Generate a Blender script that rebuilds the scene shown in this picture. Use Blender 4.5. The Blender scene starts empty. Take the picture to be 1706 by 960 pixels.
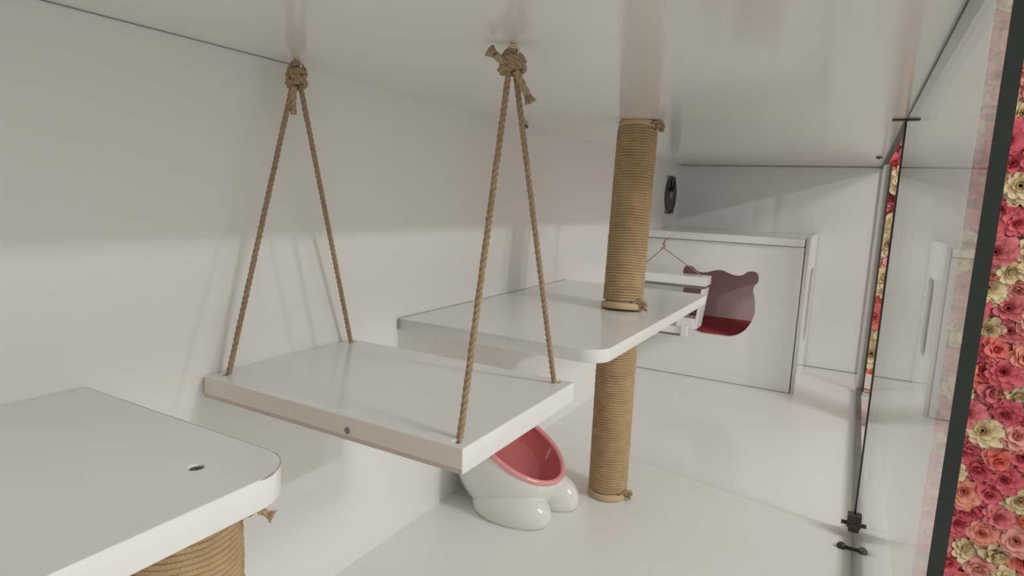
import bpy, bmesh, math, random
from mathutils import Vector, Matrix, noise
random.seed(7)
SC = bpy.context.scene
C = SC.collection

# ------------------------------------------------------------------ camera
FPX, YAW, PITCH, ROLL = 1021.34, math.radians(29.0412), math.radians(8.4313), math.radians(-2.3273)
CAMPOS = Vector((0.5122, 0.0, 0.4666))
_f = Vector((-math.sin(YAW) * math.cos(PITCH), math.cos(YAW) * math.cos(PITCH), -math.sin(PITCH)))
_r = Vector((math.cos(YAW), math.sin(YAW), 0))
_d = _f.cross(_r)
_r2 = math.cos(ROLL) * _r + math.sin(ROLL) * _d
_d2 = -math.sin(ROLL) * _r + math.cos(ROLL) * _d
cam = bpy.data.cameras.new('camera')
cam.sensor_fit = 'HORIZONTAL'; cam.sensor_width = 36.0
cam.lens = FPX * 36.0 / 1706.0
cam.clip_start = 0.01
co = bpy.data.objects.new('camera', cam); C.objects.link(co)
co.matrix_world = Matrix(((_r2.x, -_d2.x, -_f.x, CAMPOS.x), (_r2.y, -_d2.y, -_f.y, CAMPOS.y),
                          (_r2.z, -_d2.z, -_f.z, CAMPOS.z), (0, 0, 0, 1)))
SC.camera = co

# ------------------------------------------------------------------ world, lamps, exposure
wd = bpy.data.worlds.new('room_light'); SC.world = wd; wd.use_nodes = True
wd.node_tree.nodes['Background'].inputs[0].default_value = (1.0, 0.95, 0.885, 1)
wd.node_tree.nodes['Background'].inputs[1].default_value = 0.73
LAMPS = [((2.10, 0.63, 1.05), 5.0, 0.05), ((2.10, 0.84, 1.05), 2.6, 0.05), ((1.90, 0.55, 1.32), 9.0, 0.30)]
for i, (lp, pw, sz) in enumerate(LAMPS):
    ld = bpy.data.lights.new('spot_lamp_bulb', 'AREA'); ld.shape = 'DISK'; ld.size = sz
    ld.energy = pw; ld.color = (1.0, 0.98, 0.955)
    lo = bpy.data.objects.new('spot_lamp_bulb', ld); C.objects.link(lo)
    lo.location = lp
    lo.rotation_euler = (Vector((0.2, 0.9, 0.3)) - Vector(lp)).to_track_quat('-Z', 'Y').to_euler()
SC.view_settings.view_transform = 'Standard'; SC.view_settings.look = 'None'
SC.view_settings.exposure = 0.0; SC.view_settings.gamma = 1.0
SC.view_settings.use_curve_mapping = False

# ------------------------------------------------------------------ materials
MAT = {}
def mat(name, col, rough=0.4, metal=0.0, spec=0.5, var=0.0, scale=30.0, bump=0.0, bscale=200.0, coat=0.0, stretch=None):
    m = bpy.data.materials.new(name); m.use_nodes = True
    nt = m.node_tree; b = nt.nodes['Principled BSDF']
    b.inputs['Base Color'].default_value = (*col, 1); b.inputs['Roughness'].default_value = rough
    b.inputs['Metallic'].default_value = metal; b.inputs['Specular IOR Level'].default_value = spec
    b.inputs['Coat Weight'].default_value = coat; b.inputs['Coat Roughness'].default_value = 0.05
    tc = nt.nodes.new('ShaderNodeTexCoord')
    src = tc.outputs['Object']
    if stretch:
        mp = nt.nodes.new('ShaderNodeMapping'); mp.inputs['Scale'].default_value = stretch
        nt.links.new(src, mp.inputs['Vector']); src = mp.outputs['Vector']
    n = nt.nodes.new('ShaderNodeTexNoise'); n.inputs['Scale'].default_value = scale
    n.inputs['Detail'].default_value = 4
    nt.links.new(src, n.inputs['Vector'])
    mx = nt.nodes.new('ShaderNodeMix'); mx.data_type = 'RGBA'
    mx.inputs[6].default_value = (*[max(0, c * (1 - var)) for c in col], 1)
    mx.inputs[7].default_value = (*[min(1, c * (1 + var)) for c in col], 1)
    nt.links.new(n.outputs['Fac'], mx.inputs[0]); nt.links.new(mx.outputs[2], b.inputs['Base Color'])
    if bump:
        n2 = nt.nodes.new('ShaderNodeTexNoise'); n2.inputs['Scale'].default_value = bscale
        nt.links.new(src, n2.inputs['Vector'])
        bp = nt.nodes.new('ShaderNodeBump'); bp.inputs['Strength'].default_value = bump; bp.inputs['Distance'].default_value = 0.001
        nt.links.new(n2.outputs['Fac'], bp.inputs['Height']); nt.links.new(bp.outputs['Normal'], b.inputs['Normal'])
    MAT[name] = m
    return m
mat('wall_white', (0.855, 0.845, 0.825), 0.32, var=0.012, scale=3)
mat('ceiling_white', (0.86, 0.85, 0.83), 0.15, var=0.01, scale=3)
mat('floor_white', (0.86, 0.85, 0.83), 0.22, var=0.02, scale=5)
mat('board_white', (0.855, 0.85, 0.835), 0.16, var=0.012, scale=8)
mat('edge_white', (0.83, 0.82, 0.80), 0.30, var=0.01)
mat('edge_warm_shade', (0.80, 0.745, 0.68), 0.4, var=0.03)  # tan carries the warm shade of the swing's front face
mat('edge_brown', (0.60, 0.53, 0.46), 0.5, var=0.12, scale=40)
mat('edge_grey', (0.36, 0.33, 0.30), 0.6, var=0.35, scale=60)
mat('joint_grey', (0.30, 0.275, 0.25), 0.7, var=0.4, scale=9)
mat('rope', (0.40, 0.30, 0.195), 0.85, spec=0.15, var=0.35, scale=260, bump=0.5, bscale=900)
mat('rope_end', (0.46, 0.355, 0.23), 0.9, spec=0.1, var=0.3, scale=300, bump=0.4, bscale=900)
mat('sisal', (0.48, 0.345, 0.195), 0.8, spec=0.2, var=0.28, scale=70, bump=0.7, bscale=700)
mat('sisal_fuzz', (0.56, 0.42, 0.24), 0.9, spec=0.1, var=0.2, scale=100)
mat('cardboard', (0.60, 0.46, 0.29), 0.7, spec=0.2, var=0.08, scale=40)
mat('ceramic', (0.80, 0.785, 0.755), 0.12, var=0.01, coat=0.4)
mat('pink_glaze', (0.62, 0.17, 0.18), 0.10, var=0.04, coat=0.5)
mat('pink_rim', (0.80, 0.34, 0.34), 0.10, var=0.04, coat=0.5)
mat('mauve_lining', (0.82, 0.70, 0.70), 0.4, var=0.05)
mat('red_fabric', (0.52, 0.07, 0.085), 0.9, var=0.2, scale=80, bump=0.5)
mat('dark_metal', (0.06, 0.057, 0.054), 0.4, metal=0.3, var=0.2)
mat('fan_grey', (0.085, 0.08, 0.076), 0.5, var=0.2)
mat('hub_grey', (0.25, 0.245, 0.235), 0.4, var=0.1)
mat('chrome', (0.80, 0.80, 0.80), 0.12, metal=1.0, var=0.02)
mat('brass', (0.72, 0.62, 0.45), 0.25, metal=0.8, var=0.1)
mat('seal_dark', (0.05, 0.048, 0.045), 0.45, var=0.2)
mat('track_grey', (0.22, 0.22, 0.21), 0.35, metal=0.4, var=0.2)
mat('glass_edge', (0.012, 0.022, 0.018), 0.25, var=0.3, scale=15)
mat('frosted_edge', (0.62, 0.62, 0.60), 0.4, var=0.05)
mat('pillar_white', (0.62, 0.61, 0.585), 0.5, var=0.01)
mat('backing_pink', (0.35, 0.05, 0.06), 0.9, var=0.5, scale=20)
mat('lamp_black', (0.03, 0.03, 0.03), 0.4)
mat('outside_floor', (0.45, 0.42, 0.39), 0.6, var=0.1)
FLOW = [mat('petal_hot_pink', (0.72, 0.16, 0.20), 0.7, spec=0.2, var=0.25, scale=40),
        mat('petal_coral', (0.80, 0.22, 0.18), 0.7, spec=0.2, var=0.25, scale=40),
        mat('petal_salmon', (0.86, 0.36, 0.27), 0.7, spec=0.2, var=0.2, scale=40),
        mat('petal_rose', (0.76, 0.23, 0.26), 0.7, spec=0.2, var=0.3, scale=40),
        mat('petal_cream', (0.80, 0.68, 0.43), 0.7, spec=0.2, var=0.2, scale=40),
        mat('petal_blush', (0.84, 0.42, 0.38), 0.7, spec=0.2, var=0.2, scale=40)]

def glass_mat():
    m = bpy.data.materials.new('clear_glass'); m.use_nodes = True
    nt = m.node_tree; nt.nodes.clear()
    out = nt.nodes.new('ShaderNodeOutputMaterial'); mx = nt.nodes.new('ShaderNodeMixShader')
    tr = nt.nodes.new('ShaderNodeBsdfTransparent'); tr.inputs[0].default_value = (0.965, 0.975, 0.968, 1)
    gl = nt.nodes.new('ShaderNodeBsdfGlossy'); gl.inputs['Roughness'].default_value = 0.015
    gl.inputs['Color'].default_value = (0.97, 0.98, 0.97, 1)
    ge = nt.nodes.new('ShaderNodeNewGeometry'); mi = nt.nodes.new('ShaderNodeMix')
    mi.inputs[2].default_value = 1.5; mi.inputs[3].default_value = 1 / 1.5     # same reflectance met from either face
    fr = nt.nodes.new('ShaderNodeFresnel')
    nt.links.new(ge.outputs['Backfacing'], mi.inputs[0]); nt.links.new(mi.outputs[0], fr.inputs['IOR'])
    nt.links.new(fr.outputs[0], mx.inputs[0]); nt.links.new(tr.outputs[0], mx.inputs[1]); nt.links.new(gl.outputs[0], mx.inputs[2])
    nt.links.new(mx.outputs[0], out.inputs[0])
    MAT['glass'] = m
glass_mat()

# ------------------------------------------------------------------ helpers
def link(name, me, m, parent=None, smooth=False, loc=None):
    o = bpy.data.objects.new(name, me); C.objects.link(o)
    if m is not None and not me.materials: me.materials.append(MAT[m] if isinstance(m, str) else m)
    if smooth:
        for p in me.polygons: p.use_smooth = True
    if parent: o.parent = parent
    if loc: o.location = loc
    return o
def tag(o, label, cat, group=None):
    o['label'] = label; o['category'] = cat
    if group: o['group'] = group
    return o
def thing(name, label, cat, loc=(0, 0, 0), group=None):
    o = bpy.data.objects.new(name, None); C.objects.link(o); o.location = loc; o.empty_display_size = 0.02
    return tag(o, label, cat, group)
def part(o, p):
    """parent keeping the world-space coordinates of the mesh"""
    o.parent = p
    off = Vector(p.location)
    q = p.parent
    while q: off += Vector(q.location); q = q.parent
    o.location = Vector(o.location) - off
    return o
def box_me(x0, x1, y0, y1, z0, z1, bev=0.0, seg=2):
    bm = bmesh.new(); bmesh.ops.create_cube(bm, size=1)
    for v in bm.verts:
        v.co = Vector(((x0 + x1) / 2 + v.co.x * (x1 - x0), (y0 + y1) / 2 + v.co.y * (y1 - y0), (z0 + z1) / 2 + v.co.z * (z1 - z0)))
    if bev: bmesh.ops.bevel(bm, geom=bm.edges[:], offset=bev, segments=seg, affect='EDGES', profile=0.5)
    me = bpy.data.meshes.new('box'); bm.to_mesh(me); bm.free(); return me
def box(name, x0, x1, y0, y1, z0, z1, m, parent=None, bev=0.0):
    o = link(name, box_me(x0, x1, y0, y1, z0, z1, bev), m)
    if parent: part(o, parent)
    return o
def struct(o):
    o['kind'] = 'structure'; return o
def outline_me(loops, thick, bev=0.0008):
    """flat board from 2D outlines (first = outer, others = holes), extruded along z, centred on z = 0"""
    cu = bpy.data.curves.new('o', 'CURVE'); cu.dimensions = '2D'; cu.fill_mode = 'BOTH'
    cu.extrude = thick / 2 - bev; cu.bevel_depth = bev; cu.bevel_resolution = 1; cu.offset = -bev
    for lp in loops:
        s = cu.splines.new('POLY'); s.points.add(len(lp) - 1); s.use_cyclic_u = True
        for i, (x, y) in enumerate(lp): s.points[i].co = (x, y, 0, 1)
    ob = bpy.data.objects.new('o', cu); C.objects.link(ob)
    me = bpy.data.meshes.new_from_object(ob.evaluated_get(bpy.context.evaluated_depsgraph_get()))
    bpy.data.objects.remove(ob); bpy.data.curves.remove(cu)
    return me
def rrect(x0, x1, y0, y1, r):
    """rounded rectangle; r = radii at (x1,y0),(x1,y1),(x0,y1),(x0,y0)"""
    pts = []
    for (cx, cy, sx, sy, rr, a0) in ((x1, y0, -1, 1, r[0], -90), (x1, y1, -1, -1, r[1], 0), (x0, y1, 1, -1, r[2], 90), (x0, y0, 1, 1, r[3], 180)):
        if rr <= 0: pts.append((cx, cy)); continue
        for k in range(11):
            a = math.radians(a0 + 9 * k); pts.append((cx + sx * rr + rr * math.cos(a), cy + sy * rr + rr * math.sin(a)))
    return pts
def circ(cx, cy, r, n=20): return [(cx + r * math.cos(2 * math.pi * k / n), cy + r * math.sin(2 * math.pi * k / n)) for k in range(n)]
class MB:
    def __init__(s): s.v = []; s.f = []
    def tube(s, pts, rad, n=6, cap=True):
        pts = [Vector(p) for p in pts]
        b = len(s.v); N = len(pts); up = None
        for i, p in enumerate(pts):
            t = (pts[min(i + 1, N - 1)] - pts[max(i - 1, 0)])
            if t.length < 1e-9: t = Vector((0, 0, 1))
            t.normalize()
            if up is None:
                up = Vector((0, 0, 1)) if abs(t.z) < 0.9 else Vector((1, 0, 0))
            u = (up - t * up.dot(t))
            if u.length < 1e-6: u = t.orthogonal()
            u.normalize(); w = t.cross(u); up = u
            r = rad(i / (N - 1)) if callable(rad) else rad
            for k in range(n):
                a = 2 * math.pi * k / n; s.v.append(p + (u * math.cos(a) + w * math.sin(a)) * r)
        for i in range(N - 1):
            for k in range(n):
                a = b + i * n + k; c = b + i * n + (k + 1) % n
                s.f.append((a, c, c + n, a + n))
        if cap:
            s.f.append(tuple(b + k for k in reversed(range(n)))); s.f.append(tuple(b + (N - 1) * n + k for k in range(n)))
    def lathe(s, prof, center=(0, 0, 0), axis=(0, 0, 1), n=32, cap0=False, cap1=False, sq=None):
        ax = Vector(axis).normalized(); u = ax.orthogonal().normalized()
        if sq: u = Vector(sq).normalized()
        w = ax.cross(u); c = Vector(center); b = len(s.v)
        for (r, h) in prof:
            for k in range(n):
                a = 2 * math.pi * k / n; s.v.append(c + ax * h + (u * math.cos(a) + w * math.sin(a)) * r)
        for i in range(len(prof) - 1):
            for k in range(n):
                p = b + i * n + k; q = b + i * n + (k + 1) % n
                s.f.append((p, q, q + n, p + n))
        if cap0: s.f.append(tuple(b + k for k in reversed(range(n))))
        if cap1: s.f.append(tuple(b + (len(prof) - 1) * n + k for k in range(n)))
    def twist(s, pts, R=0.0027, pitch=0.016, step=0.0016, n=6):
        """three-strand laid rope along a path"""
        path = resample(pts, step); N = len(path)
        fr = frames(path)
        for st in range(3):
            q = []
            for i, p in enumerate(path):
                a = 2 * math.pi * (i * step / pitch + st / 3)
                u, w = fr[i]
                q.append(p + (u * math.cos(a) + w * math.sin(a)) * R * 0.5)
            s.tube(q, R * 0.56, n)
    def fray(s, base, d, length, spread, count=22, r0=0.0022, r=0.00045):
        d = Vector(d).normalized(); u = d.orthogonal().normalized(); w = d.cross(u); base = Vector(base)
        for k in range(count):
            a = random.uniform(0, 6.283); e = math.sqrt(random.random())
            o0 = (u * math.cos(a) + w * math.sin(a)) * e
            L = length * random.uniform(0.8, 1.05)
            q = [base + o0 * r0 + d * (L * t) + o0 * spread * t ** 1.5 for t in (0, 0.3, 0.6, 1.0)]
            s.tube(q, r, 4)
    def mesh(s, name='m'):
        me = bpy.data.meshes.new(name); me.from_pydata([tuple(v) for v in s.v], [], s.f); me.update(); return me
    def build(s, name, m, parent=None, smooth=True):
        o = link(name, s.mesh(name), m, smooth=smooth)
        if parent: part(o, parent)
        return o
def resample(pts, step):
    pts = [Vector(p) for p in pts]; out = [pts[0]]; acc = 0.0
    for a, b in zip(pts, pts[1:]):
        L = (b - a).length; t = step - acc
        while t <= L:
            out.append(a + (b - a) * (t / L)); t += step
        acc = (acc + L) % step
    return out
def frames(path):
    up = None; fr = []
    N = len(path)
    for i in range(N):
        t = (path[min(i + 1, N - 1)] - path[max(i - 1, 0)]).normalized()
        if up is None: up = t.orthogonal()
        u = (up - t * up.dot(t)).normalized(); fr.append((u, t.cross(u))); up = u
    return fr
def bez(pts, n=12):
    """smooth Catmull-Rom curve through the points"""
    P = [Vector(p) for p in pts]; P = [2 * P[0] - P[1]] + P + [2 * P[-1] - P[-2]]; out = []
    for i in range(1, len(P) - 2):
        for k in range(n):
            t = k / n; a, b, c, d = P[i - 1], P[i], P[i + 1], P[i + 2]
            out.append(0.5 * ((2 * b) + (c - a) * t + (2 * a - 5 * b + 4 * c - d) * t * t + (3 * b - a - 3 * c + d) * t ** 3))
    out.append(P[-2]); return out

# ------------------------------------------------------------------ room dimensions (metres)
W, H, D = 0.5531, 0.5895, 2.0
Y0 = -0.55
EDGE = 0.5605          # outer edge of the ceiling board

# ------------------------------------------------------------------ setting
struct(box('floor', -0.02, 0.60, Y0, D + 0.02, -0.02, 0.0, 'floor_white'))
struct(box('ceiling', -0.02, EDGE, Y0, D + 0.02, H, H + 0.02, 'ceiling_white'))
wl = struct(box('wall_left', -0.02, 0.0, Y0, D + 0.02, 0.0, H, 'wall_white'))
struct(box('wall_back', 0.0, EDGE, D, D + 0.02, 0.0, H, 'wall_white'))
struct(box('wall_front', 0.0, EDGE, Y0, Y0 + 0.02, 0.0, H, 'wall_white'))
# caulked joints and panel seam
struct(box('trim_1', 0.0, W, D - 0.0015, D, H - 0.0022, H, 'joint_grey'))
struct(box('trim_2', 0.0, 0.0010, Y0 + 0.02, 0.46, H - 0.0007, H, 'joint_grey'))
struct(box('trim_3', 0.13, W, D - 0.0015, D, 0.0, 0.0022, 'joint_grey'))
# sill under the glass doors, top rail, top seal
struct(box('trim_4', W, W + 0.012, 0.30, 1.798, 0.0, 0.011, 'track_grey', bev=0.001))
struct(box('trim_5', W - 0.001, W + 0.0074, 0.975, D, H - 0.006, H, 'seal_dark', bev=0.001))
struct(box('trim_7', W + 0.0132, W + 0.0178, 1.793, 1.7995, 0.0, H - 0.0062, 'seal_dark'))
struct(box('trim_6', W + 0.0002, W + 0.0070, 0.20, 0.974, H - 0.0045, H, 'seal_dark'))
struct(box('wall_outside', 0.584, 0.694, 1.50, 1.54, -0.75, 1.85, 'pillar_white', bev=0.002))
struct(box('floor_outside', 0.62, 3.0, -1.2, 2.35, -0.80, -0.75, 'outside_floor'))

# ------------------------------------------------------------------ glass doors
def pane(name, y0, y1, z0, z1, label, th=0.0058, edge='glass_edge'):
    me = box_me(W, W + th, y0, y1, z0, z1)
    me.materials.append(MAT['glass']); me.materials.append(MAT[edge])
    for p in me.polygons: p.material_index = 0 if abs(p.normal.x) > 0.5 else 1
    o = bpy.data.objects.new(name, me); C.objects.link(o)
    return tag(o, label, 'glass door')
gd = pane('glass_door', 0.2964, 0.972, 0.0115, H - 0.0046, 'large clear glass door pane with a dark green near edge, before the flowers')
m = MB(); m.tube([(W + 0.0005, 0.975, 0.013), (W + 0.0005, 0.975, H - 0.006)], 0.0019, 8); m.build('edge_seal', 'seal_dark', gd)
pane('clear_side_panel', 1.80, 1.996, 0.0005, H - 0.0065, 'narrow side panel in the far corner beyond the pink gap, cleared to pass lamp light', 0.013, 'frosted_edge')  # white side panel made of glass so lamp light reaches the far wall

# door hardware
t = thing('door_pivot', 'dark flat pivot plate on the ceiling above the glass door corner', 'hinge', (W, 0.978, H - 0.003))
box('plate', W - 0.016, W + 0.013, 0.975, 0.985, H - 0.0024, H, 'dark_metal', t, 0.0005)
m = MB(); m.tube([(W + 0.004, 0.98, H - 0.0045), (W + 0.004, 0.98, H - 0.016)], 0.0045, 12); m.build('pin', 'chrome', t)
t = thing('ceiling_clip', 'tiny dark clip on the ceiling near the far right corner', 'clip', (0.537, 1.64, H))
box('plate', 0.531, 0.544, 1.63, 1.65, H - 0.0022, H, 'dark_metal', t, 0.0004)
box('tongue', 0.535, 0.540, 1.635, 1.645, H - 0.0045, H - 0.002, 'dark_metal', t, 0.0004)
t = thing('door_clamp', 'black glass clamp on the floor at the door corner', 'clamp', (W, 0.972, 0.0))
box('body', W - 0.007, W + 0.017, 0.960, 0.986, 0.011, 0.021, 'dark_metal', t, 0.0015)
box('jaw', W - 0.009, W + 0.001, 0.965, 0.981, 0.015, 0.034, 'dark_metal', t, 0.0012)
m = MB(); m.tube([(W - 0.016, 0.974, 0.018), (W - 0.008, 0.974, 0.018)], 0.003, 10); m.build('screw', 'dark_metal', t)
t = thing('door_stop', 'small black double-headed stop on the floor in front of the door clamp', 'door stop', (W - 0.008, 0.93, 0.0))
for dx in (-0.010, 0.008):
    m = MB(); m.lathe([(0.0005, 0.0), (0.006, 0.0), (0.006, 0.004), (0.003, 0.007), (0.0005, 0.0075)], (W - 0.003 + dx, 0.93, 0.0), n=16, cap0=True, cap1=True)
    m.build('head', 'dark_metal', t)
box('bridge', W - 0.013, W + 0.005, 0.9275, 0.9325, 0.0005, 0.003, 'dark_metal', t)
t = thing('chrome_bracket', 'shiny chrome bracket at the foot of the narrow pink gap', 'bracket', (0.577, 1.80, 0.0))
box('base', 0.5665, 0.590, 1.765, 1.793, 0.0, 0.010, 'chrome', t, 0.002)
box('lip', 0.570, 0.586, 1.770, 1.788, 0.010, 0.015, 'chrome', t, 0.0015)

# ------------------------------------------------------------------ shelves
def shelf(name, label, x1, y0, y1, ztop, th, radii, holes=(), chips=None):
    t = thing(name, label, 'shelf', (0.0, (y0 + y1) / 2, ztop - th))
    me = outline_me([rrect(0.0008, x1, y0, y1, radii)] + [circ(*h) for h in holes], th, 0.0007)
    o = link('board', me, 'board_white'); o.location = (0, 0, ztop - th / 2)
    part(o, t)
    # light laminate band around the free edges
    return t
s1 = shelf('wall_shelf', 'white wall shelf with rounded corner and screw hole, nearest on the left', 0.2405, -0.12, 0.2425, 0.3067, 0.018, (0.02, 0.030, 0, 0), holes=((0.1975, 0.2035, 0.0042),))
s2 = shelf('wall_shelf', 'white wall shelf with the rope-wound post running through it, middle of cage', 0.2855, 0.6175, 1.150, 0.3034, 0.0155, (0.028, 0.012, 0, 0))
# worn grey edge line on the nearest shelf
m = MB()
pts = [p for p in rrect(0.001, 0.2404, -0.12, 0.2424, (0.02, 0.030, 0, 0))][11:22]
pp = [(x, y, 0.3063) for x, y in pts]; q = [(0.002 + k * 0.02, 0.2424, 0.3063) for k in range(10)]
q = q + list(reversed(pp))
m.tube(q, lambda u: 0.00035 + 0.0006 * max(0, noise.noise(Vector((u * 18, 3, 1)))) + (0.0004 if u > 0.86 else 0) * min(1, (1 - u) / 0.06) - 0.0003 * max(0, (u - 0.94) / 0.06), 5)
part(link('worn_edge', m.mesh(), 'edge_grey'), s1)
m = MB(); m.lathe([(0.0001, 0.0), (0.0012, 0.0), (0.0014, 0.0009), (0.0036, 0.0011), (0.0040, 0.0), (0.0040, -0.004)], (0.1975, 0.2035, 0.3044), n=18, cap0=True); m.build('screw', 'fan_grey', s1)
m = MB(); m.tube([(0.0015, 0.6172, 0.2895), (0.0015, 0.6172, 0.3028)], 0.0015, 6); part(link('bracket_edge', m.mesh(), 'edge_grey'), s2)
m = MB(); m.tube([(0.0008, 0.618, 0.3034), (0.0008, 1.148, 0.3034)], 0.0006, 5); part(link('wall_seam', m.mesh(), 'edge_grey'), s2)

# ------------------------------------------------------------------ sisal posts
def post(label, base, top, r, coil, collar0, collar1, knots):
    b = Vector(base); e = Vector(top); ax = e - b; L = ax.length; ax.normalize()
    t = thing('scratching_post', label, 'post', base)
    u = Vector((1, 0, 0)); u = (u - ax * u.dot(ax)).normalized(); w = ax.cross(u)
    m = MB(); m.lathe([(r - 0.004, 0), (r - 0.004, L)], b, ax, 40, True, True, sq=u); m.build('core', 'cardboard', t)
    for (a0, a1, rr) in (collar0, collar1):
        if a1 > a0:
            m = MB(); m.lathe([(rr - 0.0015, a0), (rr, a0 + 0.0012), (rr, a1 - 0.0012), (rr - 0.0015, a1)], b, ax, 40, True, True, sq=u); m.build('collar', 'cardboard', t)
    h0, h1 = collar0[1], L - 0 if collar1[1] <= collar1[0] else collar1[0]
    turns = (h1 - h0) / coil; seg = 44; n = int(turns * seg); m = MB(); path = []
    for i in range(n + 1):
        a = 2 * math.pi * i / seg; h = h0 + coil * 0.5 + (h1 - h0 - coil) * i / n
        h += 0.0011 * noise.noise(Vector((math.cos(a) * 1.5, math.sin(a) * 1.5, h * 40)))
        rr = r - coil * 0.45 + 0.0006 * noise.noise(Vector((math.cos(a) * 3, math.sin(a) * 3, h * 300)))
        path.append(b + ax * h + (u * math.cos(a) + w * math.sin(a)) * rr)
    m.tube(path, lambda q: coil * 0.53, 7)
    o = m.build('rope_winding', 'sisal', t)
    m = MB()                                             # loose fibres
    for k in range(110):
        a = random.uniform(0, 6.283); h = random.uniform(h0, h1)
        p = b + ax * h + (u * math.cos(a) + w * math.sin(a)) * (r - 0.0004)
        dr = (u * math.cos(a) + w * math.sin(a)) * random.uniform(0.4, 1) + ax * random.uniform(-0.8, 0.8) + (u * -math.sin(a) + w * math.cos(a)) * random.uniform(-1, 1)
        l = random.uniform(0.002, 0.005)
        m.tube([p, p + dr * l * 0.5, p + dr * l - ax * l * 0.2], 0.00016, 3, False)
    part(link('loose_fibre', m.mesh(), 'sisal_fuzz'), o)['kind'] = 'stuff'
    for (h, ang, tail) in knots:
        a = math.radians(ang); rad = u * math.cos(a) + w * math.sin(a); tan = u * -math.sin(a) + w * math.cos(a)
        p = b + ax * h + rad * r
        m = MB()
        K = 1.45
        m.twist(bez([p + (-tan * 0.010 - rad * 0.004) * K, p + (-tan * 0.004 + rad * 0.003 + ax * 0.004) * K, p + (rad * 0.006 + tan * 0.002) * K, p + (rad * 0.003 - ax * 0.004 + tan * 0.001) * K,
                     p + (rad * 0.0005 + ax * 0.001 - tan * 0.004) * K, p + (rad * 0.0065 + ax * 0.002 + tan * 0.003) * K], 8), 0.0025, 0.012, 0.0012)
        ko = m.build('rope_knot', 'rope', t)
        if tail:
            m = MB(); e0 = p + rad * 0.006 + tan * 0.001
            d = Vector(tail)
            m.twist([e0, e0 + d * 0.5, e0 + d], 0.0021, 0.012, 0.0012); m.fray(e0 + d * 0.95, d, 0.004, 0.002, 14, 0.0018)
            m.build('rope_tail', 'rope_end', ko)
    return t
post('tan rope-wound scratching post standing on the floor under the middle shelf', (0.2065, 0.8945, 0.0), (0.2065, 0.8945, 0.2878), 0.0305, 0.0040,
     (0.0, 0.011, 0.0315), (0, 0, 0), [(0.011, -4, (0.001, -0.003, -0.0045))])
post('tan rope-wound scratching post between the middle shelf and the ceiling', (0.2095, 0.897, 0.3034), (0.2030, 0.934, 0.5893), 0.0305, 0.0041,
     (0.0, 0.010, 0.0325), (0.2760, 0.2855, 0.0295), [(0.0095, -14, (0.006, -0.009, -0.0060)), (0.2790, -2, (0.002, -0.003, -0.005))])
post('golden rope-wound scratching post under the nearest left shelf', (0.189, 0.199, 0.0), (0.189, 0.199, 0.2887), 0.0325, 0.0036,
     (0.0, 0.011, 0.0335), (0, 0, 0), [(0.2835, 30, (0.007, 0.008, -0.007))])

# ------------------------------------------------------------------ plank swing
SZ, STH = 0.2918, 0.0195
SX0, SX1, SY0, SY1 = 0.003, 0.2895, 0.3405, 0.5330
HOLES = [(0.0125, 0.354), (0.0125, 0.5235), (0.2785, 0.3490), (0.2755, 0.5235)]
sw = thing('plank_swing', 'white plank swing hung from the ceiling on two jute ropes', 'swing', (0.146, 0.437, SZ - STH))
o = link('plank', outline_me([rrect(SX0, SX1, SY0, SY1, (0.0012, 0.0012, 0.0012, 0.0012))] + [circ(x, y, 0.0036, 16) for x, y in HOLES], STH, 0.0006), 'board_white')
o.location = (0, 0, SZ - STH / 2); part(o, sw); plank = o
m = MB(); m.lathe([(0.0001, 0.0013), (0.0012, 0.0013), (0.0018, 0.0009), (0.0026, 0.0009), (0.003, 0.0)], (0.181, SY0, 0.2805), (0, -1, 0), 16, cap0=True); m.build('screw', 'hub_grey', plank)
box('front_shade', SX0 + 0.0005, SX1 - 0.0005, SY0 - 0.0004, SY0 + 0.0002, SZ - STH + 0.0038, SZ - 0.0006, 'edge_warm_shade', sw)  # thin strip paints warm bounced shade onto the plank's front face
box('bottom_lip', SX0 + 0.0005, SX1 - 0.0005, SY0 - 0.0003, SY0 + 0.0002, SZ - STH + 0.0004, SZ - STH + 0.0036, 'edge_brown', sw)
HOOKS = [Vector((0.0285, 0.4290, H)), Vector((0.2541, 0.4500, H))]
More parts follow.
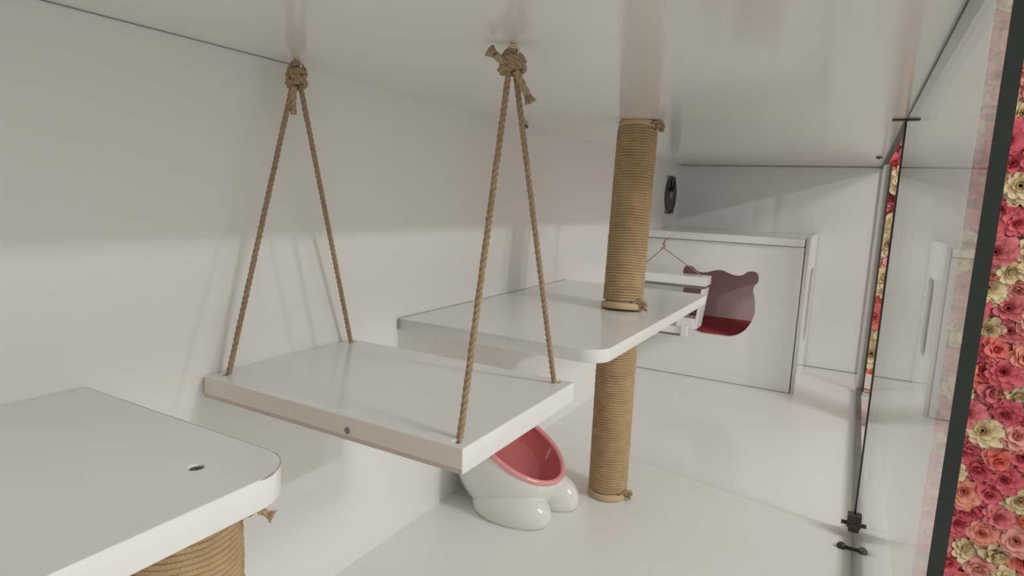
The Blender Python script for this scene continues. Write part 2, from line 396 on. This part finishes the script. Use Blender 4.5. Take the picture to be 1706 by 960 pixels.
for k, hk in enumerate(HOOKS):
    A, B = HOLES[2 * k], HOLES[2 * k + 1]
    kn = hk - Vector((0, 0, (0.0185, 0.0165)[k]))                                    # knot centre
    rope_d = 0.0026
    m = MB()
    m.twist([kn + Vector((-0.001, -0.002, 0)), (A[0], A[1], SZ - STH + 0.002)], rope_d, 0.017)
    m.twist([kn + Vector((0.001, 0.002, 0)), (B[0], B[1], SZ - STH + 0.002)], rope_d, 0.017)
    rp = m.build('rope', 'rope', sw)
    m = MB(); c = kn; vx = Vector((math.cos(YAW), math.sin(YAW), 0)); vy = Vector((-math.sin(YAW), math.cos(YAW), 0)); vz = Vector((0, 0, 1))
    kb = (0.85, 0.62)[k]; ka = (0.95, 1.15)[k]
    P = lambda a, b_, d: c + vx * a * ka + vz * (b_ * kb if b_ > -0.0125 else b_) + vy * d
    # loop through the eye, wraps and body of the knot
    m.twist(bez([P(-.002, -.012, 0), P(-.0065, -.002, -.003), P(-.006, .008, -.001), P(-.001, .0165, 0), P(.005, .011, .003), P(.0075, .002, 0), P(.002, -.004, -.005), P(-.007, -.006, -.003), P(-.006, -.009, .004), P(.004, -.008, .005), P(.008, -.004, -.001), P(.003, .001, -.006), P(-.005, .001, -.005)], 10), 0.0032, 0.017)
    m.twist(bez([P(-.006, .004, .004), P(0, .007, .006), P(.007, .006, .002), P(.005, .007, -.005), P(-.003, .006, -.006), P(-.007, .004, 0)], 10), 0.0030, 0.017)
    m.build('knot', 'rope', rp)
    tails = [((-.001, -.010, -.005), (-.0025, -.022, -.004), (-.0022, -.034, -.003))] if k == 0 else \
        [((-.004, -.001, -.004), (-.009, .005, -.006), (-.0130, .010, -.006)), ((.003, -.009, -.004), (.0085, -.018, -.006), (.0125, -.026, -.006))]
    for tl in tails:
        m = MB(); q = bez([P(*a) for a in tl], 8); m.twist(q, 0.0032, 0.02)
        if k == 1: m.fray(q[-2], q[-1] - q[-4], 0.006, 0.0028, 40, 0.0030, 0.0006)
        m.build('rope_tail', 'rope_end', rp)
    e = thing('screw_eye', ['brass screw eye on the ceiling above the swing, nearer the left wall', 'brass screw eye on the ceiling above the swing, holding the bow knot'][k], 'hook', tuple(hk))
    m = MB(); cc = hk - Vector((0, 0, 0.0062))
    m.tube([cc + (vx * math.sin(a) + vz * math.cos(a)) * 0.0046 for a in [2 * math.pi * j / 24 for j in range(24)]] + [cc + vz * 0.0046], 0.0009, 8); m.build('ring', 'brass', e)
    m = MB(); m.lathe([(0.0011, -0.0025), (0.0013, 0.0)], hk, (0, 0, 1), 10, True, True); m.lathe([(0.003, -0.0006), (0.003, 0.0)], hk, (0, 0, 1), 14, True, True); m.build('shank', 'brass', e)

# ------------------------------------------------------------------ cat house
YB, XB = 1.6667, 0.4157
hs = thing('cat_house', 'white wooden cat house with bear-shaped doorway against the far wall', 'pet house', (0.2, 1.83, 0.0))
right = [(0.2085, 0.2989), (0.2203, 0.2971), (0.2398, 0.2901), (0.2555, 0.2883), (0.2676, 0.2918), (0.2775, 0.3002), (0.2879, 0.3028), (0.3003, 0.2998), (0.3059, 0.2874), (0.3049, 0.276), (0.2974, 0.2655), (0.2955, 0.2539), (0.3, 0.2381), (0.3035, 0.2157), (0.3041, 0.1928), (0.2972, 0.1688), (0.2838, 0.147), (0.2664, 0.1328), (0.2481, 0.1257), (0.229, 0.1245)]
smooth = [(v.x, v.y) for v in bez([(a, b, 0) for a, b in right], 4)]
hole = smooth + [(0.417 - a, b) for a, b in reversed(smooth[1:])]
o = link('front_panel', outline_me([[(0.001, 0.0015), (0.4045, 0.0015), (0.4045, 0.372), (0.001, 0.372)], hole], 0.016, 0.0008), 'board_white')
o.matrix_world = Matrix(((1, 0, 0, 0), (0, 0, -1, YB + 0.008), (0, 1, 0, 0), (0, 0, 0, 1))); o.parent = hs; o.matrix_parent_inverse = Matrix.Translation(-Vector(hs.location))
# side panel with rounded opening
sp = outline_me([[(YB + 0.002, 0.0), (1.994, 0.0), (1.994, 0.399), (YB + 0.002, 0.399)], rrect(1.80, 1.95, 0.105, 0.305, (0.03, 0.03, 0.03, 0.03))], 0.009, 0.0006)
o = link('side_panel', sp, 'board_white')
o.matrix_world = Matrix(((0, 0, 1, XB - 0.0045), (1, 0, 0, 0), (0, 1, 0, 0), (0, 0, 0, 1))); o.parent = hs; o.matrix_parent_inverse = Matrix.Translation(-Vector(hs.location))
tp = link('roof_board', outline_me([rrect(0.0008, 0.4045, YB - 0.012, 1.998, (0.010, 0, 0, 0.004))], 0.019, 0.0012), 'board_white'); tp.location = (0, 0, 0.3835); part(tp, hs)
box('lining', 0.0, 0.006, 1.684, 1.992, 0.010, 0.372, 'mauve_lining', hs)
box('lining', 0.400, 0.4055, 1.684, 1.79, 0.010, 0.372, 'mauve_lining', hs)
box('lining', 0.006, 0.400, 1.984, 1.992, 0.010, 0.372, 'mauve_lining', hs)
box('lining', 0.006, 0.400, 1.684, 1.984, 0.368, 0.3735, 'mauve_lining', hs)
box('base_board', 0.002, 0.4065, 1.684, 1.992, 0.0, 0.010, 'board_white', hs)
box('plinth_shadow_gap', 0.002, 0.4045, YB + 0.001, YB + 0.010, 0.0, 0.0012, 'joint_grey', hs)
cu = link('cat_cushion', box_me(0.02, 0.39, 1.695, 1.975, 0.0102, 0.123, 0.018, 4), 'red_fabric', smooth=True); tag(cu, 'dark red cushion inside the white cat house, seen through the bear doorway', 'cushion')

# ------------------------------------------------------------------ hanging step in front of the house
hg = thing('hanging_step', 'small white hanging step on a knotted rope before the bear doorway', 'step', (0.10, 1.62, 0.125))
tb = link('top_board', outline_me([rrect(0.004, 0.1945, 1.580, 1.640, (0.001,) * 4)], 0.023, 0.001), 'board_white'); tb.location = (0, 0, 0.2735); part(tb, hg)
box('under_shade', 0.004, 0.188, 1.583, 1.637, 0.2545, 0.2618, 'track_grey', hg)  # dark strip drawn for the shadow line under the top board
# side cheek leaning in towards its foot
m = MB(); a = [(0.184, 0.2545), (0.1915, 0.2545), (0.1795, 0.150), (0.172, 0.150)]
for y in (1.582, 1.638):
    for (x, z) in a: m.v.append(Vector((x, y, z)))
m.f = [(0, 1, 2, 3), (7, 6, 5, 4), (0, 4, 5, 1), (1, 5, 6, 2), (2, 6, 7, 3), (3, 7, 4, 0)]
m.build('side_cheek', 'board_white', hg, smooth=False)
box('tray', 0.127, 0.1735, 1.580, 1.638, 0.150, 0.176, 'board_white', hg, 0.002)
box('tray_catch', 0.142, 0.160, 1.570, 1.580, 0.128, 0.158, 'edge_white', hg, 0.003)
box('lower_board', 0.060, 0.142, 1.580, 1.638, 0.132, 0.150, 'board_white', hg, 0.001)
box('lower_rail', 0.070, 0.139, 1.579, 1.638, 0.1270, 0.1318, 'track_grey', hg)
m = MB(); kp = Vector((0.0745, 1.596, 0.351))
m.twist([kp, (0.006, 1.600, 0.284)], 0.0014, 0.010, 0.0016); m.twist([kp, (0.178, 1.612, 0.284)], 0.0014, 0.010, 0.0016)
rp = m.build('rope', 'rope', hg)
m = MB(); m.twist(bez([kp + Vector(v) for v in ((-.004, 0, -.002), (.003, -.003, .002), (.003, .002, .006), (-.002, -.002, .010), (.003, -.001, .013), (.002, .002, .018), (-.001, .030, .0215), (0.0, .057, .0225))], 10), 0.0021, 0.010, 0.0014); m.build('knot', 'rope', rp)

# ------------------------------------------------------------------ ceramic bowl
bw = thing('pet_bowl', 'white ceramic footed pet bowl with tilted pink mouth, under the swing', 'bowl', (0.10, 0.772, 0.0))
BT, BY = 0.4935, -0.0706
nrm = Vector((math.sin(BT) * math.cos(BY), math.sin(BT) * math.sin(BY), math.cos(BT))); cen = Vector((0.1002, 0.7834, 0.0970)); RX, RY = 0.0815, 0.0668
uu = Vector((math.cos(BT) * math.cos(BY), math.cos(BT) * math.sin(BY), -math.sin(BT))); vv = nrm.cross(uu)
def bowl_surf(prof, name, m_, inner=False):
    mb = MB(); n = 56
    for (r, h) in prof:
        for k in range(n):
            a = 2 * math.pi * k / n
            p = cen + uu * (r * RX * math.cos(a)) + vv * (r * RY * math.sin(a)) + nrm * h
            if p.z < 0.0: p.z = 0.0
            mb.v.append(p)
    for i in range(len(prof) - 1):
        for k in range(n):
            a_, b_ = i * n + k, i * n + (k + 1) % n; mb.f.append((a_, b_, b_ + n, a_ + n))
    mb.f.append(tuple((len(prof) - 1) * n + k for k in range(n)))
    return mb.build(name, m_, bw)
bowl_surf([(0.97, 0.000), (1.02, -0.008), (1.05, -0.022), (1.05, -0.040), (1.02, -0.058), (0.94, -0.076), (0.82, -0.090), (0.62, -0.102), (0.35, -0.110), (0.05, -0.112)], 'body', 'ceramic')
ring = [cen + uu * (0.965 * RX * math.cos(a)) + vv * (0.965 * RY * math.sin(a)) for a in [2 * math.pi * k / 56 for k in range(57)]]
m = MB(); m.tube(ring, 0.0042, 10, False); m.build('rim', 'pink_rim', bw)
bowl_surf([(0.945, 0.001), (0.92, -0.010), (0.88, -0.022), (0.80, -0.036), (0.66, -0.048), (0.45, -0.056), (0.2, -0.060), (0.02, -0.061)], 'inside', 'pink_glaze')
INNER = [(0.0, -0.061), (0.2, -0.060), (0.45, -0.056), (0.66, -0.048), (0.80, -0.036), (0.88, -0.022), (0.92, -0.010), (0.96, 0.0)]
def foot(c, r):
    """rounded paw, kept below the inner glaze so that it only swells the outside"""
    bm = bmesh.new(); bmesh.ops.create_uvsphere(bm, u_segments=36, v_segments=24, radius=1)
    for v in bm.verts:
        p = Vector((c[0] + v.co.x * r[0], c[1] + v.co.y * r[1], c[2] + v.co.z * r[2]))
        q = p - cen; h = q.dot(nrm); rr = math.hypot(q.dot(uu) / RX, q.dot(vv) / RY)
        for (r0, h0), (r1, h1) in zip(INNER, INNER[1:]):
            if r0 <= rr < r1:
                lim = h0 + (h1 - h0) * (rr - r0) / (r1 - r0) - 0.006
                if h > lim: p += nrm * (lim - h)
        p.z = max(0.0, p.z); v.co = p
    me = bpy.data.meshes.new('foot'); bm.to_mesh(me); bm.free()
    part(link('foot', me, 'ceramic', smooth=True), bw)
foot((0.110, 0.748, 0.014), (0.064, 0.036, 0.036)); foot((0.140, 0.818, 0.014), (0.048, 0.030, 0.036))

# ------------------------------------------------------------------ exhaust fan on the left wall
fn = thing('exhaust_fan', 'round dark grey exhaust fan on the left wall near the far corner', 'fan', (0.0, 1.896, 0.4925))
fc = (0.0, 1.896, 0.4925)
m = MB(); m.lathe([(0.052, 0.0), (0.058, 0.0), (0.058, 0.005), (0.056, 0.006), (0.052, 0.005), (0.052, 0.0)], fc, (1, 0, 0), 40); m.build('ring', 'fan_grey', fn)
m = MB(); m.lathe([(0.0525, 0.0003), (0.0525, 0.0006)], fc, (1, 0, 0), 40, True, True); m.build('duct', 'seal_dark', fn)
m = MB(); m.lathe([(0.013, 0.0005), (0.013, 0.005), (0.011, 0.006), (0.001, 0.0062)], fc, (1, 0, 0), 24, False, True); m.build('hub', 'hub_grey', fn)
for k in range(7):
    m = MB(); a = 2 * math.pi * k / 7
    for (r, da, h) in ((0.012, 0, 0.001), (0.012, 0.7, 0.005), (0.051, 0.0, 0.001), (0.051, 0.78, 0.0045)):
        for e in (0, 0.0006): m.v.append(Vector((fc[0] + h + e, fc[1] + r * math.cos(a + da), fc[2] + r * math.sin(a + da))))
    m.f = [(0, 2, 6, 4), (1, 5, 7, 3), (0, 4, 5, 1), (2, 3, 7, 6), (0, 1, 3, 2), (4, 6, 7, 5)]
    m.build('blade', 'fan_grey', fn, smooth=False)
for sy in (-1, 1):
    for sz in (-1, 1):
        m = MB(); m.lathe([(0.007, 0.0), (0.007, 0.003), (0.003, 0.004), (0.0005, 0.0042)], (0, fc[1] + sy * 0.040, fc[2] + sz * 0.051), (1, 0, 0), 12, False, True); m.build('screw_tab', 'hub_grey', fn)
t = thing('cable_clip', 'tiny black clip where the left wall meets the ceiling', 'clip', (0.004, 0.942, H))
box('body', 0.0002, 0.0065, 0.937, 0.947, H - 0.006, H - 0.001, 'seal_dark', t, 0.0015)
m = MB(); m.tube([(0.0062, 0.942, H - 0.004), (0.009, 0.942, H - 0.0025)], 0.0009, 8); m.build('pin', 'chrome', t)

# ------------------------------------------------------------------ flower wall outside the glass
def rose_mesh(seed, n_rings, flat):
    rnd = random.Random(seed); mb = MB()
    for ri, (rad, cnt, tilt, wid) in enumerate(n_rings):
        for k in range(cnt):
            a = 2 * math.pi * (k + 0.37 * ri + rnd.uniform(-.12, .12)) / cnt; b = len(mb.v); NU, NV = 5, 4
            tl = math.radians(tilt + rnd.uniform(-9, 9)); sc = rnd.uniform(0.88, 1.1)
            for iu in range(NU):
                for iv in range(NV):
                    u = (iu / (NU - 1) - 0.5) * 2; v = iv / (NV - 1)
                    ww = wid * math.sin(math.pi * (0.22 + 0.60 * v)) * sc
                    ln = rad * v * sc
                    cup = 0.35 * wid * u * u
                    curl = -0.28 * rad * max(0, v - 0.6) ** 1.3 * 3 * (1 if ri > 1 else -0.3)
                    rr = 0.10 + ln * math.cos(tl) - cup * math.sin(tl) * 0.7 - curl * math.sin(tl)
                    zz = ln * math.sin(tl) + cup * math.cos(tl) + curl * math.cos(tl) + flat * (2 - ri) * 0.06
                    x = rr * math.cos(a) - u * ww * math.sin(a); y = rr * math.sin(a) + u * ww * math.cos(a)
                    mb.v.append(Vector((x, y, zz)))
            for iu in range(NU - 1):
                for iv in range(NV - 1):
                    q = b + iu * NV + iv; mb.f.append((q, q + NV, q + NV + 1, q + 1))
    me = mb.mesh('rose')
    for p in me.polygons: p.use_smooth = True
    return me
ROSE = [(0.28, 3, 80, 0.20), (0.42, 4, 66, 0.30), (0.62, 5, 46, 0.42), (0.86, 6, 26, 0.52), (1.0, 7, 8, 0.56)]
PEONY = [(0.30, 5, 74, 0.16), (0.48, 7, 58, 0.24), (0.66, 8, 42, 0.30), (0.85, 9, 24, 0.36), (1.0, 10, 6, 0.40)]
FY = 2.16
fw = thing('flower_wall', 'wall panel covered in pink, coral and cream artificial flowers outside the glass', 'flower wall', (0.90, FY + 0.05, -0.75))
box('backing', 0.575, 1.56, FY + 0.045, FY + 0.07, -0.75, 1.20, 'backing_pink', fw)
meshes = []
for ci, mt in enumerate(FLOW):
    for sd in range(2):
        me = rose_mesh(ci * 10 + sd, ROSE if (ci in (1, 2, 5) or sd == 0) and ci != 4 else PEONY, 1.0); me.materials.append(mt); meshes.append((ci, me))
weights = {0: 4, 1: 3, 2: 2.2, 3: 4, 4: 4.6, 5: 3.0}
cnt = 0; row = 0; z = -0.70
while z < 1.17:
    x = 0.595 + (0.036 if row % 2 else 0.0)
    while x < 1.12:
        ci, me = random.choices(meshes, [weights[c] for c, _ in meshes])[0]
        o = bpy.data.objects.new('rose', me); C.objects.link(o); s = random.uniform(0.039, 0.055)
        o.scale = (s, s, s); o.location = (x + random.uniform(-.012, .012), FY + random.uniform(0.005, .035), z + random.uniform(-.012, .012))
        o.rotation_euler = (math.radians(90 + random.uniform(-22, 22)), random.uniform(0, 6.28) * 0, math.radians(random.uniform(-24, 24)))
        o.rotation_euler = (Matrix.Rotation(math.radians(random.uniform(-25, 25)), 3, 'Z') @ Matrix.Rotation(math.radians(90 + random.uniform(-22, 22)), 3, 'X') @ Matrix.Rotation(random.uniform(0, 6.28), 3, 'Z')).to_euler()
        o.parent = fw; o.location = Vector(o.location) - Vector(fw.location); cnt += 1
        x += 0.067
    z += 0.060; row += 1
# the flowers beyond the frame, one dense mass
mb = MB(); midx = []; mats = []
for k in range(7 * 31):
    ci, me = random.choices(meshes, [weights[c] for c, _ in meshes])[0]
    x = 1.135 + 0.067 * (k % 7); z = -0.70 + 0.060 * (k // 7); s_ = random.uniform(0.039, 0.055)
    M = Matrix.Translation((x + random.uniform(-.012, .012), FY + random.uniform(.005, .035), z + random.uniform(-.012, .012))) @ Matrix.Rotation(math.radians(random.uniform(-25, 25)), 4, 'Z') @ Matrix.Rotation(math.radians(90 + random.uniform(-22, 22)), 4, 'X') @ Matrix.Rotation(random.uniform(0, 6.28), 4, 'Z') @ Matrix.Scale(s_, 4)
    b = len(mb.v); mb.v += [M @ v.co for v in me.vertices]; mb.f += [tuple(b + i for i in p.vertices) for p in me.polygons]; midx += [ci] * len(me.polygons)
me = mb.mesh('rose_mass')
for mt in FLOW: me.materials.append(mt)
for p, ci in zip(me.polygons, midx): p.material_index = ci; p.use_smooth = True
part(link('rose_mass', me, None), fw)['kind'] = 'stuff'

# ------------------------------------------------------------------ lamp housings of the room's spot lamps (out of view)
for i, (lp, pw, sz) in enumerate(LAMPS):
    k_ = sz / 0.068
    t = thing('spot_lamp', ['black spot lamp outside the cage, on the right', 'black spot lamp outside the cage, beside the other lamp', 'wide black ceiling lamp high outside the cage'][i], 'lamp', lp)
    d = (Vector((0.2, 0.9, 0.3)) - Vector(lp)).normalized()
    m = MB(); m.lathe([(0.01, -0.09), (0.035 * k_, -0.08), (0.040 * k_, -0.01), (0.038 * k_, 0.012), (0.036 * k_, 0.012), (0.036 * k_, -0.004)], lp, d, 24, True, True); m.build('housing', 'lamp_black', t)
    m = MB(); m.tube([Vector(lp) - d * 0.06, Vector(lp) - d * 0.06 + Vector((0, 0, 0.25))], 0.008, 8); m.build('stem', 'lamp_black', t)
